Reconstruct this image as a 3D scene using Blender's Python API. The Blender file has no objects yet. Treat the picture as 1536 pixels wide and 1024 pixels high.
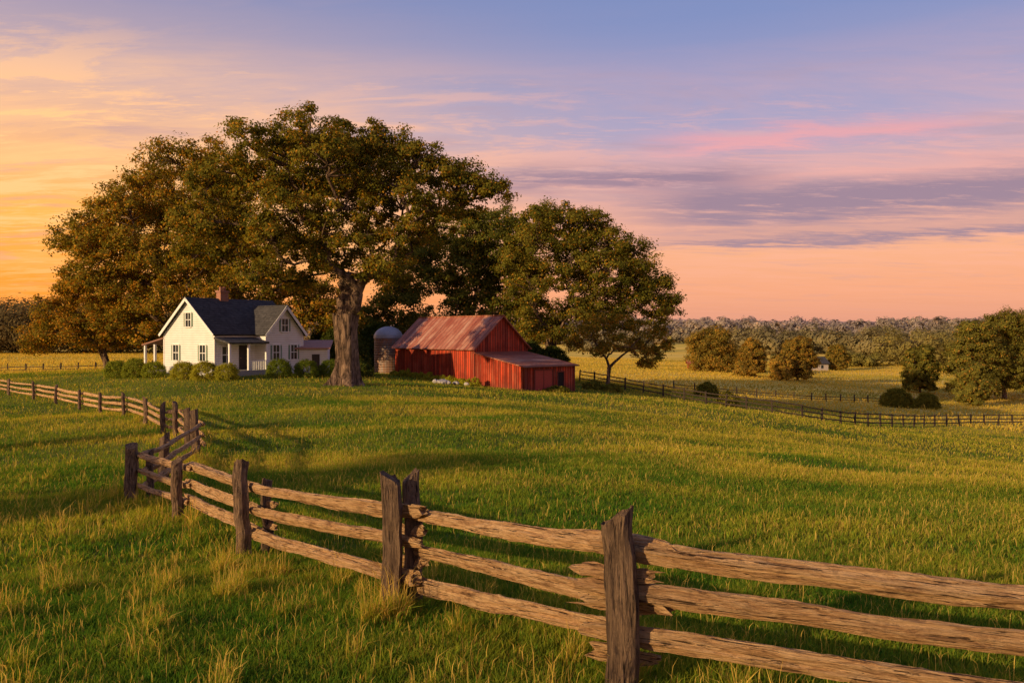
import bpy, math, random, bmesh
import numpy as np
from mathutils import Vector, Matrix
random.seed(7)
scene = bpy.context.scene
COL = scene.collection
CAMZ = 2.6

# ------------------------------------------------------------------ helpers
def link(o):
    COL.objects.link(o); return o

def mesh_np(name, V, faces, mats=(), colors=None, smooth=False, midx=None):
    me = bpy.data.meshes.new(name)
    V = np.asarray(V, dtype=np.float32)
    me.vertices.add(len(V)); me.vertices.foreach_set('co', V.ravel())
    li = np.concatenate([np.asarray(f).ravel() for f in faces]).astype(np.int32)
    tot = np.concatenate([np.full(len(f), np.asarray(f).shape[1]) for f in faces]).astype(np.int32)
    start = np.concatenate([[0], np.cumsum(tot)[:-1]]).astype(np.int32)
    me.loops.add(len(li)); me.loops.foreach_set('vertex_index', li)
    me.polygons.add(len(tot)); me.polygons.foreach_set('loop_start', start)
    me.polygons.foreach_set('loop_total', tot)
    me.polygons.foreach_set('use_smooth', np.full(len(tot), smooth))
    if colors is not None:
        a = me.color_attributes.new('Col', 'FLOAT_COLOR', 'POINT')
        c = np.ones((len(V), 4), dtype=np.float32); c[:, :3] = colors
        a.data.foreach_set('color', c.ravel())
    for m in mats: me.materials.append(m)
    me.update(calc_edges=True)
    return me

class MB:
    def __init__(s): s.v = []; s.f = []
    def add(s, vs, fs):
        n = len(s.v); s.v += [tuple(v) for v in vs]; s.f += [tuple(i+n for i in f) for f in fs]
    def box(s, x0, x1, y0, y1, z0, z1):
        s.add([(x0,y0,z0),(x1,y0,z0),(x1,y1,z0),(x0,y1,z0),(x0,y0,z1),(x1,y0,z1),(x1,y1,z1),(x0,y1,z1)],
              [(3,2,1,0),(4,5,6,7),(0,1,5,4),(1,2,6,5),(2,3,7,6),(3,0,4,7)])
    def slab(s, a, b, c, d, t):
        top = [Vector(p) for p in (a,b,c,d)]
        n = (top[1]-top[0]).cross(top[3]-top[0]).normalized()
        if n.z < 0: n = -n
        bot = [p - n*t for p in top]
        s.add(top+bot, [(0,1,2,3),(7,6,5,4),(0,4,5,1),(1,5,6,2),(2,6,7,3),(3,7,4,0)])
    def cyl(s, x, y, z0, z1, r0, r1=None, n=16):
        r1 = r0 if r1 is None else r1
        vs = [(x+r0*math.cos(2*math.pi*i/n), y+r0*math.sin(2*math.pi*i/n), z0) for i in range(n)]
        vs += [(x+r1*math.cos(2*math.pi*i/n), y+r1*math.sin(2*math.pi*i/n), z1) for i in range(n)]
        s.add(vs, [(i,(i+1)%n,n+(i+1)%n,n+i) for i in range(n)]+[tuple(range(n))[::-1], tuple(range(n,2*n))])
    def obj(s, name, mat, parent=None, smooth=False):
        me = bpy.data.meshes.new(name); me.from_pydata(s.v, [], s.f); me.update()
        bm = bmesh.new(); bm.from_mesh(me); bmesh.ops.recalc_face_normals(bm, faces=bm.faces); bm.to_mesh(me); bm.free()
        if smooth: me.polygons.foreach_set('use_smooth', [True]*len(me.polygons))
        me.materials.append(mat)
        o = link(bpy.data.objects.new(name, me))
        if parent: o.parent = parent
        return o

def thing(name, loc, label, category, group=None, rotz=0.0):
    e = bpy.data.objects.new(name, None); e.empty_display_size = 0.3
    e.location = loc; e.rotation_euler = (0,0,rotz); link(e)
    e["label"] = label; e["category"] = category
    if group: e["group"] = group
    return e

# ------------------------------------------------------------------ materials
def new_mat(name):
    m = bpy.data.materials.new(name); m.use_nodes = True
    nt = m.node_tree; nt.nodes.clear()
    return m, nt
def N(nt, t, **kw):
    n = nt.nodes.new(t)
    for k, v in kw.items(): setattr(n, k, v)
    return n
def L(nt, a, b): nt.links.new(a, b)
def math_(nt, op, a, b=None, c=None, clamp=False):
    n = N(nt, 'ShaderNodeMath', operation=op, use_clamp=clamp)
    for i, v in enumerate((a, b, c)):
        if v is None: continue
        if isinstance(v, (int, float)): n.inputs[i].default_value = v
        else: L(nt, v, n.inputs[i])
    return n.outputs[0]
def mixc(nt, f, a, b, blend='MIX'):
    n = N(nt, 'ShaderNodeMix', data_type='RGBA', blend_type=blend)
    if isinstance(f, (int, float)): n.inputs[0].default_value = f
    else: L(nt, f, n.inputs[0])
    for i, v in ((6, a), (7, b)):
        if isinstance(v, tuple): n.inputs[i].default_value = (*v[:3], 1)
        else: L(nt, v, n.inputs[i])
    return n.outputs[2]
def noise(nt, vec, scale, detail=4, rough=.55, dist=0):
    n = N(nt, 'ShaderNodeTexNoise'); n.inputs['Scale'].default_value = scale
    n.inputs['Detail'].default_value = detail; n.inputs['Roughness'].default_value = rough
    n.inputs['Distortion'].default_value = dist
    if vec is not None: L(nt, vec, n.inputs['Vector'])
    return n.outputs[0]
def ramp(nt, f, stops, interp='LINEAR'):
    n = N(nt, 'ShaderNodeValToRGB'); n.color_ramp.interpolation = interp
    while len(n.color_ramp.elements) < len(stops): n.color_ramp.elements.new(0.5)
    for e, (p, c) in zip(n.color_ramp.elements, stops):
        e.position = p; e.color = (*c, 1) if len(c) == 3 else c
    L(nt, f, n.inputs[0]); return n.outputs[0]
def mapping(nt, vec, scale=(1,1,1), loc=(0,0,0)):
    n = N(nt, 'ShaderNodeMapping'); n.inputs['Scale'].default_value = scale; n.inputs['Location'].default_value = loc
    L(nt, vec, n.inputs[0]); return n.outputs[0]
def bump(nt, h, strength=.5, dist=.02):
    n = N(nt, 'ShaderNodeBump'); n.inputs['Strength'].default_value = strength; n.inputs['Distance'].default_value = dist
    L(nt, h, n.inputs['Height']); return n.outputs[0]
def out_principled(nt, col, rough=.8, nrm=None, metal=0, spec=.3):
    p = N(nt, 'ShaderNodeBsdfPrincipled'); o = N(nt, 'ShaderNodeOutputMaterial')
    if isinstance(col, tuple): p.inputs['Base Color'].default_value = (*col, 1)
    else: L(nt, col, p.inputs['Base Color'])
    if isinstance(rough, (int, float)): p.inputs['Roughness'].default_value = rough
    else: L(nt, rough, p.inputs['Roughness'])
    p.inputs['Metallic'].default_value = metal
    p.inputs['Specular IOR Level'].default_value = spec
    if nrm is not None: L(nt, nrm, p.inputs['Normal'])
    L(nt, p.outputs[0], o.inputs[0]); return p

def leaf_mat(name, transl=.4, tt=(1.6,1.3,.5)):
    m, nt = new_mat(name)
    a = N(nt, 'ShaderNodeAttribute', attribute_name='Col')
    d = N(nt, 'ShaderNodeBsdfDiffuse'); t = N(nt, 'ShaderNodeBsdfTranslucent')
    L(nt, a.outputs['Color'], d.inputs[0])
    tc = mixc(nt, 1.0, a.outputs['Color'], tt, 'MULTIPLY'); L(nt, tc, t.inputs[0])
    mx = N(nt, 'ShaderNodeMixShader'); mx.inputs[0].default_value = transl
    L(nt, d.outputs[0], mx.inputs[1]); L(nt, t.outputs[0], mx.inputs[2])
    o = N(nt, 'ShaderNodeOutputMaterial'); L(nt, mx.outputs[0], o.inputs[0])
    return m
M_leaf = leaf_mat('oak_leaves', .42)
M_grassblade = leaf_mat('grass_blades', .5, (1.4,1.25,.6))
M_far_leaf = leaf_mat('distant_foliage', .35, (1.1,1.0,.8))

def wood_mat(name, axis, c1, c2, c3, dark=.35):
    m, nt = new_mat(name)
    tc = N(nt, 'ShaderNodeTexCoord'); v = tc.outputs['Object']
    info = N(nt, 'ShaderNodeObjectInfo')
    def sc(a, b): return (a, b, b) if axis == 'x' else (b, b, a)
    add = N(nt, 'ShaderNodeVectorMath', operation='ADD'); L(nt, v, add.inputs[0])
    rl = math_(nt, 'MULTIPLY', info.outputs['Random'], 37.0)
    cmb = N(nt, 'ShaderNodeCombineXYZ'); [L(nt, rl, cmb.inputs[i]) for i in range(3)]
    L(nt, cmb.outputs[0], add.inputs[1]); v2 = add.outputs[0]
    g1 = noise(nt, mapping(nt, v2, sc(3.2, 22)), 1.0, 9, .74, .8)
    g2 = noise(nt, mapping(nt, v2, sc(1.8, 55)), 1.0, 6, .68, .8)
    g3 = noise(nt, mapping(nt, v2, sc(8.0, 130)), 1.0, 4, .65, .2)
    big = noise(nt, v2, 4.0, 6, .7)
    c = ramp(nt, g1, [(.34, c1), (.45, c2), (.56, c3)])
    c = mixc(nt, math_(nt, 'MULTIPLY', g3, .4), c, tuple(x*.4 for x in c2))
    crack = ramp(nt, g2, [(.395, (1,1,1)), (.44, (0,0,0))])
    c = mixc(nt, math_(nt, 'MULTIPLY', crack, .95), c, tuple(x*.10 for x in c1))
    c = mixc(nt, ramp(nt, big, [(.54, (0,0,0)), (.68, (.65,.65,.65))]), c, tuple(x*.8 for x in c1))
    c = mixc(nt, math_(nt, 'MULTIPLY', info.outputs['Random'], dark), c, c1)
    hgt = math_(nt, 'ADD', math_(nt, 'MULTIPLY', g1, 1.2), math_(nt, 'MULTIPLY', g2, 1.8))
    hgt = math_(nt, 'ADD', hgt, math_(nt, 'MULTIPLY', g3, .4))
    out_principled(nt, c, .88, bump(nt, hgt, 1.0, .06), spec=.15)
    return m
M_rail = wood_mat('weathered_rail_wood', 'x', (.22,.115,.06), (.70,.40,.185), (.92,.60,.32), .14)
M_post = wood_mat('weathered_post_wood', 'z', (.085,.056,.042), (.24,.155,.10), (.44,.29,.18))
M_farwood = wood_mat('dark_fence_wood', 'x', (.04,.03,.024), (.09,.065,.05), (.15,.11,.08))

def bark_mat():
    m, nt = new_mat('oak_bark')
    tc = N(nt, 'ShaderNodeTexCoord'); v = tc.outputs['Object']
    g = noise(nt, mapping(nt, v, (4, 4, .8)), 1.0, 7, .7, .8)
    c = ramp(nt, g, [(.38, (.035,.024,.016)), (.5, (.20,.13,.09)), (.64, (.45,.30,.20))])
    out_principled(nt, c, .9, bump(nt, g, 1.0, .6), spec=.15); return m
M_bark = bark_mat()

def barn_wood():
    m, nt = new_mat('red_barn_boards')
    tc = N(nt, 'ShaderNodeTexCoord'); s = N(nt, 'ShaderNodeSeparateXYZ'); L(nt, tc.outputs['Object'], s.inputs[0])
    u = math_(nt, 'MULTIPLY', math_(nt, 'ADD', s.outputs[0], s.outputs[1]), 3.0)
    fl = math_(nt, 'FLOOR', u); fr = math_(nt, 'FRACT', u)
    wn = N(nt, 'ShaderNodeTexWhiteNoise', noise_dimensions='1D'); L(nt, fl, wn.inputs['W'])
    gap = math_(nt, 'LESS_THAN', fr, .18)
    n1 = noise(nt, mapping(nt, tc.outputs['Object'], (7, 7, .45)), 1, 6, .75)
    n2 = noise(nt, tc.outputs['Object'], .7, 4, .6)
    c = mixc(nt, wn.outputs[0], (.20,.022,.012), (.62,.075,.03))
    c = mixc(nt, ramp(nt, n1, [(.48, (0,0,0)), (.66, (.85,.85,.85))]), c, (.30,.12,.075))
    c = mixc(nt, ramp(nt, n2, [(.46, (0,0,0)), (.68, (.7,.7,.7))]), c, (.16,.024,.014))
    low = ramp(nt, math_(nt, 'MULTIPLY', math_(nt,'ADD', s.outputs[2], n1), .8), [(.25, (.8,.8,.8)), (.95, (0,0,0))])
    c = mixc(nt, low, c, (.15,.055,.036))
    c = mixc(nt, math_(nt, 'MULTIPLY', gap, .92), c, (.03,.008,.006))
    h = math_(nt, 'SUBTRACT', math_(nt, 'ADD', math_(nt, 'MULTIPLY', wn.outputs[0], .3), math_(nt, 'MULTIPLY', n1, .3)), gap)
    out_principled(nt, c, .85, bump(nt, h, .8, .05), spec=.15); return m
M_barn = barn_wood()

def rust_roof():
    m, nt = new_mat('rusty_metal_roof')
    tc = N(nt, 'ShaderNodeTexCoord'); s = N(nt, 'ShaderNodeSeparateXYZ'); L(nt, tc.outputs['Object'], s.inputs[0])
    u = math_(nt, 'MULTIPLY', s.outputs[1], 1.5)
    fr = math_(nt, 'FRACT', u); fl = math_(nt, 'FLOOR', u)
    wn = N(nt, 'ShaderNodeTexWhiteNoise', noise_dimensions='1D'); L(nt, fl, wn.inputs['W'])
    n1 = noise(nt, mapping(nt, tc.outputs['Object'], (.5, 3.0, .5)), 1.5, 7, .78, .5)
    n2 = noise(nt, tc.outputs['Object'], .7, 6, .7)
    f = math_(nt, 'ADD', math_(nt, 'MULTIPLY', n1, .8), math_(nt, 'MULTIPLY', wn.outputs[0], .22))
    c = ramp(nt, f, [(.34, (.17,.045,.026)), (.48, (.38,.13,.075)), (.60, (.48,.23,.15)), (.76, (.56,.38,.29))])
    c = mixc(nt, ramp(nt, n2, [(.46,(0,0,0)),(.62,(.7,.7,.7))]), c, (.30,.07,.035))
    rib = math_(nt, 'LESS_THAN', fr, .12)
    c = mixc(nt, math_(nt, 'MULTIPLY', rib, .6), c, (.08,.03,.02))
    out_principled(nt, c, .6, bump(nt, math_(nt,'ADD',rib, math_(nt,'MULTIPLY',n1,.3)), .8, .05), metal=.1); return m
M_rust = rust_roof()

def clapboard():
    m, nt = new_mat('white_clapboard')
    tc = N(nt, 'ShaderNodeTexCoord'); s = N(nt, 'ShaderNodeSeparateXYZ'); L(nt, tc.outputs['Object'], s.inputs[0])
    fr = math_(nt, 'FRACT', math_(nt, 'MULTIPLY', s.outputs[2], 5.0))
    n2 = noise(nt, tc.outputs['Object'], 1.5, 5)
    c = mixc(nt, ramp(nt, n2, [(.4,(0,0,0)),(.8,(.5,.5,.5))]), (.80,.80,.80), (.60,.58,.56))
    c = mixc(nt, math_(nt, 'MULTIPLY', math_(nt,'GREATER_THAN',fr,.82), .5), c, (.30,.28,.27))
    out_principled(nt, c, .6, bump(nt, fr, .8, .03)); return m
M_white = clapboard()
def simple(name, c, rough=.7, scale=4, var=.25, metal=0):
    m, nt = new_mat(name)
    tc = N(nt, 'ShaderNodeTexCoord'); n = noise(nt, tc.outputs['Object'], scale, 5)
    cc = mixc(nt, n, tuple(x*(1-var) for x in c), tuple(min(1,x*(1+var)) for x in c))
    out_principled(nt, cc, rough, bump(nt, n, .3, .02), metal=metal); return m
M_trim = simple('white_trim_paint', (.76,.76,.74), .5, 3, .08)
def shingles():
    m, nt = new_mat('slate_shingles')
    tc = N(nt, 'ShaderNodeTexCoord')
    b = N(nt, 'ShaderNodeTexVoronoi'); b.inputs['Scale'].default_value = 3.5; L(nt, mapping(nt, tc.outputs['Object'], (1,1,1.8)), b.inputs[0])
    s = N(nt, 'ShaderNodeSeparateXYZ'); L(nt, tc.outputs['Object'], s.inputs[0])
    fr = math_(nt, 'FRACT', math_(nt, 'MULTIPLY', s.outputs[2], 5.0))
    sc = N(nt, 'ShaderNodeSeparateColor'); L(nt, b.outputs['Color'], sc.inputs[0])
    n2 = noise(nt, tc.outputs['Object'], .9, 5)
    c = mixc(nt, sc.outputs[0], (.045,.044,.048), (.12,.115,.12))
    c = mixc(nt, n2, c, (.06,.057,.060))
    c = mixc(nt, math_(nt, 'MULTIPLY', math_(nt,'GREATER_THAN',fr,.82), .6), c, (.015,.014,.017))
    out_principled(nt, c, .9, bump(nt, fr, .6, .03), spec=.1); return m
M_shingle = shingles()
M_glass = simple('dark_window_glass', (.02,.03,.035), .12, 1, .2)
M_shutter = simple('sage_green_paint', (.16,.24,.18), .6, 3, .2)
M_door = simple('dark_door_paint', (.05,.035,.03), .6, 3, .2)
M_stone = simple('pale_field_stone', (.42,.39,.36), .9, 5, .4)
M_darkin = simple('painted_doorway_shade', (.018,.010,.008), .9, 5, .4)
def silo_mat():
    m, nt = new_mat('galvanised_silo_metal')
    tc = N(nt, 'ShaderNodeTexCoord'); s = N(nt, 'ShaderNodeSeparateXYZ'); L(nt, tc.outputs['Object'], s.inputs[0])
    w = math_(nt, 'SINE', math_(nt, 'MULTIPLY', s.outputs[2], 22.0))
    band = math_(nt, 'LESS_THAN', math_(nt, 'FRACT', math_(nt, 'MULTIPLY', s.outputs[2], 1.15)), .08)
    n = noise(nt, mapping(nt, tc.outputs['Object'], (2,2,.7)), 1.2, 6, .7)
    c = ramp(nt, n, [(.35, (.24,.22,.22)), (.52, (.28,.17,.12)), (.7, (.30,.12,.06))])
    c = mixc(nt, math_(nt,'MULTIPLY',band,.7), c, (.10,.06,.045))
    out_principled(nt, c, .6, bump(nt, w, .6, .03), metal=.2); return m
M_metal = silo_mat()
def brick():
    m, nt = new_mat('chimney_brick')
    tc = N(nt, 'ShaderNodeTexCoord'); b = N(nt, 'ShaderNodeTexBrick'); b.inputs['Scale'].default_value = 4
    b.inputs['Color1'].default_value = (.30,.10,.06,1); b.inputs['Color2'].default_value = (.40,.16,.10,1); b.inputs['Mortar'].default_value = (.35,.3,.26,1)
    s = N(nt, 'ShaderNodeSeparateXYZ'); L(nt, tc.outputs['Object'], s.inputs[0])
    cb = N(nt, 'ShaderNodeCombineXYZ'); L(nt, math_(nt,'ADD',s.outputs[0],s.outputs[1]), cb.inputs[0]); L(nt, s.outputs[2], cb.inputs[1])
    L(nt, cb.outputs[0], b.inputs[0]); out_principled(nt, b.outputs[0], .85); return m
M_brick = brick()

# ------------------------------------------------------------------ terrain
CP = np.array([
(0,0,.15),(.8,5.6,.05),(-1.2,8,-.21),(-3.9,11.5,-.70),(-6.2,14.8,-.88),(-8.4,17.5,-1.1),(-10.2,26,-1.36),(-14.9,34,-1.67),
(-20.5,42,-1.9),(-26.8,49,-2.1),(-38.6,61,-2.15),(3.6,4.1,.1),(-4,6,.0),(-10,12,-.7),(-20,25,-1.6),(-15,5,-.2),(-40,40,-2.1),(-60,65,-2.3),
(5,12,-.5),(0,20,-1.0),(8,20,-1.4),(0,40,-1.8),(10,40,-2.8),(26,40,-4.4),(14,25,-2.0),(0,60,-2.2),(15,60,-3.6),(-13.3,63,-1.46),
(-28,72,-.9),(-22,76,-.95),(-34,76,-.9),(-25,62,-1.35),(-4,80,-2.6),(-13,91,-2.2),(1.2,74.3,-2.75),(6,79,-3.1),(8.1,95,-3.1),(3,100,-3.0),
(19.5,80,-4.6),(23,72,-4.6),(30,75,-5.9),(47.6,90,-7.9),(63,98,-8.8),(45,70,-7.2),
(-60,110,-2.6),(-75,150,-3.4),(-40,130,-3),(-100,250,-3.5),(0,130,-4.6),(30,110,-6.1),(48,190,-6.7),(55,165,-6.9),(83,150,-9.7),(120,140,-10),
(60,300,-7.4),(150,300,-7.2),(0,300,-6),(-200,450,-4),(0,500,-6),(250,450,-6.5),(0,-50,1),(-60,-30,0),(60,-30,-3),(85,40,-8.5),(-120,80,-3),(200,200,-9),(200,80,-10),(-200,-100,-1),(200,-100,-6),(0,-200,0)], dtype=float)
def _k(r2): return np.where(r2 > 0, r2*np.log(r2+1e-9), 0)
S = 50.0
P = CP[:, :2]/S
n_ = len(P)
K = _k(((P[:,None]-P[None])**2).sum(-1)) + np.eye(n_)*0.003
A = np.zeros((n_+3, n_+3)); A[:n_,:n_] = K; A[:n_,n_] = 1; A[:n_,n_+1:] = P; A[n_,:n_] = 1; A[n_+1:,:n_] = P.T
W = np.linalg.solve(A, np.concatenate([CP[:,2], [0,0,0]]))
def _snoise(x, y, s, seed):
    r = np.random.default_rng(seed); o = 0
    for i in range(7):
        a = r.uniform(0, 2*np.pi); f = (1+r.uniform(0,1.6))/s; ph = r.uniform(0, 6.28)
        o = o + np.sin((x*np.cos(a)+y*np.sin(a))*f*6.28+ph + 1.3*np.sin((x*np.sin(a)-y*np.cos(a))*f*3.1+ph*2))
    return o/7*1.8
def gz(x, y):
    x = np.atleast_1d(np.asarray(x, float)); y = np.atleast_1d(np.asarray(y, float)); out = np.zeros(len(x))
    for i in range(0, len(x), 60000):
        xs, ys = x[i:i+60000], y[i:i+60000]
        p = np.stack([xs, ys], -1)/S
        z = _k(((p[:,None]-P[None])**2).sum(-1)) @ W[:n_] + W[n_] + p @ W[n_+1:]
        r = np.hypot(xs, ys)
        t = np.clip((r-230)/350, 0, 1); t = t*t*(3-2*t)
        far = -6 + 1.0*_snoise(xs, ys, 400, 3)
        z = z + .13*_snoise(xs, ys, 17, 77)*np.clip((r-14)/14, 0, 1)*np.clip((62-r)/12, 0, 1)
        h = np.clip((r-750)/1300, 0, 1); h = h*h*(3-2*h)
        far = far + h*(33 + 10*_snoise(xs, ys, 2200, 5) + 7*_snoise(xs, ys, 800, 9) + 3*_snoise(xs, ys, 260, 10))
        h2 = np.clip((r-430)/330, 0, 1); h2 = h2*h2*(3-2*h2)
        far = far + h2*(1-h)*(3.5 + 4*_snoise(xs, ys, 330, 12))
        out[i:i+60000] = z*(1-t) + far*t
    return out
_gx = np.linspace(-110,110,441); _gy = np.linspace(-20,140,321)
_GX,_GY = np.meshgrid(_gx,_gy,indexing='ij'); _GT = gz(_GX.ravel(),_GY.ravel()).reshape(441,321)
def gz_fast(x, y):
    fx_ = np.clip((x+110)/.5,0,439.999); fy_ = np.clip((y+20)/.5,0,319.999)
    i=fx_.astype(int); j=fy_.astype(int); a=fx_-i; b=fy_-j
    return _GT[i,j]*(1-a)*(1-b)+_GT[i+1,j]*a*(1-b)+_GT[i,j+1]*(1-a)*b+_GT[i+1,j+1]*a*b
def g1(x, y): return float(gz([x],[y])[0])

t = np.linspace(-1, 1, 401)
gx = np.sinh(t*5.8)/np.sinh(5.8)*4200
X, Y = np.meshgrid(gx, gx + 35, indexing='ij')
Z = gz(X.ravel(), Y.ravel())
V = np.stack([X.ravel(), Y.ravel(), Z], -1)
n = len(t)
idx = np.arange(n*n).reshape(n, n)
F = np.stack([idx[:-1,:-1], idx[1:,:-1], idx[1:,1:], idx[:-1,1:]], -1).reshape(-1, 4)
def ground_mat():
    m, nt = new_mat('meadow_ground')
    g = N(nt, 'ShaderNodeNewGeometry'); pos = g.outputs['Position']
    n1 = noise(nt, pos, .09, 5, .6); n2 = noise(nt, pos, 1.3, 5, .7); n3 = noise(nt, pos, 14, 4, .7)
    n4 = noise(nt, mapping(nt, pos, (.007, .028, .01)), 1, 3, .6)
    n5 = noise(nt, mapping(nt, pos, (.03, .12, .03)), 1, 4, .6)
    c = ramp(nt, n1, [(.32, (.08,.13,.018)), (.5, (.16,.19,.03)), (.66, (.28,.26,.05))])
    c = mixc(nt, ramp(nt, n2, [(.35,(0,0,0)),(.7,(.6,.6,.6))]), c, (.26,.25,.055))
    c = mixc(nt, math_(nt,'MULTIPLY',n3,.45), c, (.05,.065,.012))
    ln = N(nt, 'ShaderNodeVectorMath', operation='LENGTH'); L(nt, pos, ln.inputs[0]); d = ln.outputs['Value']
    m1 = N(nt, 'ShaderNodeMapRange'); L(nt, d, m1.inputs[0]); m1.inputs[1].default_value = 90; m1.inputs[2].default_value = 140
    hay = ramp(nt, n4, [(.34, (.50,.42,.07)), (.45, (.86,.55,.10)), (.55,(.88,.60,.15)), (.66, (.60,.46,.08))])
    hay = mixc(nt, ramp(nt, n5, [(.50,(0,0,0)),(.62,(.6,.6,.6))]), hay, (.30,.30,.05))
    c = mixc(nt, math_(nt,'MULTIPLY',m1.outputs[0],.97), c, hay)
    m2 = N(nt, 'ShaderNodeMapRange'); L(nt, d, m2.inputs[0]); m2.inputs[1].default_value = 760; m2.inputs[2].default_value = 1000
    wood = mixc(nt, ramp(nt, noise(nt, pos, .035, 7, .75),[(.42,(0,0,0)),(.6,(1,1,1))]), (.13,.10,.085), (.30,.21,.15))
    c = mixc(nt, m2.outputs[0], c, wood)
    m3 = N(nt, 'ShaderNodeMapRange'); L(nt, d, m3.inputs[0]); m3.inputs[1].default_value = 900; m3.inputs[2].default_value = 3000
    c = mixc(nt, math_(nt,'MULTIPLY',m3.outputs[0],.9), c, (.52,.38,.38))  # aerial haze painted into the colour of the distant ground
    h = math_(nt, 'ADD', n2, math_(nt, 'MULTIPLY', n3, .5))
    b = N(nt, 'ShaderNodeBump'); b.inputs['Distance'].default_value = .15; L(nt, h, b.inputs['Height'])
    L(nt, math_(nt, 'SUBTRACT', .7, math_(nt, 'MULTIPLY', m1.outputs[0], .65)), b.inputs['Strength'])
    out_principled(nt, c, .95, b.outputs[0], spec=.0); return m
M_ground = ground_mat()
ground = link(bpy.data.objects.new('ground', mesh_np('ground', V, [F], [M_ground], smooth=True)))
ground["kind"] = "structure"

# ------------------------------------------------------------------ fence
def fbm1(n, amp, r, k=4):
    x = np.linspace(0, 1, n); o = np.zeros(n)
    for i in range(1, k+1): o += amp/i*np.sin(x*6.28*i*r.uniform(.6,1.2)+r.uniform(0,6.28))
    return o
def rail_mesh(L_, r0, seed, seg=30, sides=12, mat=None):
    r = np.random.default_rng(seed)
    s = np.linspace(0, 1, seg+1); th = np.linspace(0, 2*np.pi, sides, endpoint=False)
    by = fbm1(seg+1, .008, r, 5); bz = fbm1(seg+1, .008, r, 5) - .02*np.sin(s*np.pi)
    taper = 1 + r.uniform(-.2,.2)*(s-.5)*2
    rad = r0*taper*(1 + fbm1(seg+1, .05, r, 4)) * (1-.3*np.abs(2*s-1)**8*r.uniform(.3,1.5))
    ph, ph2 = r.uniform(0, 6.28, 2); tw = r.uniform(-.6,.6)
    V = []
    grooves = r.normal(0, .12, sides)
    gr2 = r.normal(0, .12, sides); gr3 = r.normal(0,.055,(seg//4+2, sides))
    for i in range(seg+1):
        t_ = th + tw*s[i]
        tri = 1/np.maximum.reduce([np.cos(th-ph+k*2.094) for k in range(3)])
        tri = np.minimum(tri, 1.5)
        q = i/4; qi = int(q); g3 = gr3[qi]*(1-(q-qi))+gr3[qi+1]*(q-qi)
        R = rad[i]*(.42+.46*tri + .08*np.cos(2*th+ph2) + grooves*(1-s[i])+gr2*s[i] + g3 + r.normal(0,.025,sides))
        xx = (s[i]-.5)*L_ + (r.normal(0,.04,sides) if i in (0, seg) else 0)
        V.append(np.stack([np.full(sides, 0)+xx, by[i]+R*np.cos(t_)*.8, bz[i]+R*np.sin(t_)*1.0], -1))
    V = np.concatenate(V)
    i0 = np.arange(seg)[:,None]*sides; j = np.arange(sides)[None]; j2 = (j+1)%sides
    F = np.stack([i0+j, i0+sides+j, i0+sides+j2, i0+j2], -1).reshape(-1,4)
    caps = np.array([np.arange(sides), seg*sides+np.arange(sides)[::-1]])
    return mesh_np('rail', V, [F, caps], [mat or M_rail], smooth=False)
def post_mesh(h, w, seed, seg=22, sides=16, mat=None, slant=.05):
    r = np.random.default_rng(seed)
    th = np.linspace(0, 2*np.pi, sides, endpoint=False)+.26; V = []
    sl = r.uniform(-1,1,2)*slant; gro = r.normal(0,.06,sides); gr3 = r.normal(0,.035,(seg//3+2, sides))
    bx = fbm1(seg+1, .014, r, 5); by = fbm1(seg+1, .014, r, 5); asp = r.uniform(.75, 1.0)
    for i in range(seg+1):
        s = i/seg; z = -.35 + s*(h+.35)
        sq = 1/np.maximum(np.abs(np.cos(th)), np.abs(np.sin(th)))
        q = i/3; qi = int(q); g3 = gr3[qi]*(1-(q-qi))+gr3[qi+1]*(q-qi)
        R = w/2*(.35*1+.65*np.minimum(sq,1.3))*(1+gro+g3+r.normal(0,.014,sides))*(1.05-.1*s)
        x = bx[i]+R*np.cos(th); y = by[i]+R*np.sin(th)*asp
        zz = np.full(sides, z)
        if i == seg: zz = zz + sl[0]*x/w*3 + sl[1]*y/w*3 + r.normal(0,.014,sides)
        V.append(np.stack([x,y,zz],-1))
    V = np.concatenate(V)
    i0 = np.arange(seg)[:,None]*sides; j = np.arange(sides)[None]; j2 = (j+1)%sides
    F = np.stack([i0+j, i0+j2, i0+sides+j2, i0+sides+j], -1).reshape(-1,4)
    caps = np.array([seg*sides+np.arange(sides)])
    return mesh_np('post', V, [F, caps], [mat or M_post], smooth=False)
def place_rail(a, b, r0, seed, parent, **kw):
    a = Vector(a); b = Vector(b); d = b-a
    o = link(bpy.data.objects.new('rail', rail_mesh(d.length, r0, seed, **kw)))
    q = d.to_track_quat('X', 'Z')
    o.rotation_mode = 'QUATERNION'
    o.location = (a+b)/2 - parent.location; o.rotation_quaternion = q; o.parent = parent; return o
def place_post(x, y, z, h, w, seed, parent, rot=0, tilt=(0,0), **kw):
    o = link(bpy.data.objects.new('post', post_mesh(h, w, seed, **kw)))
    o.location = Vector((x,y,z)) - parent.location; o.rotation_euler = (tilt[0], tilt[1], rot); o.parent = parent; return o

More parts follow.
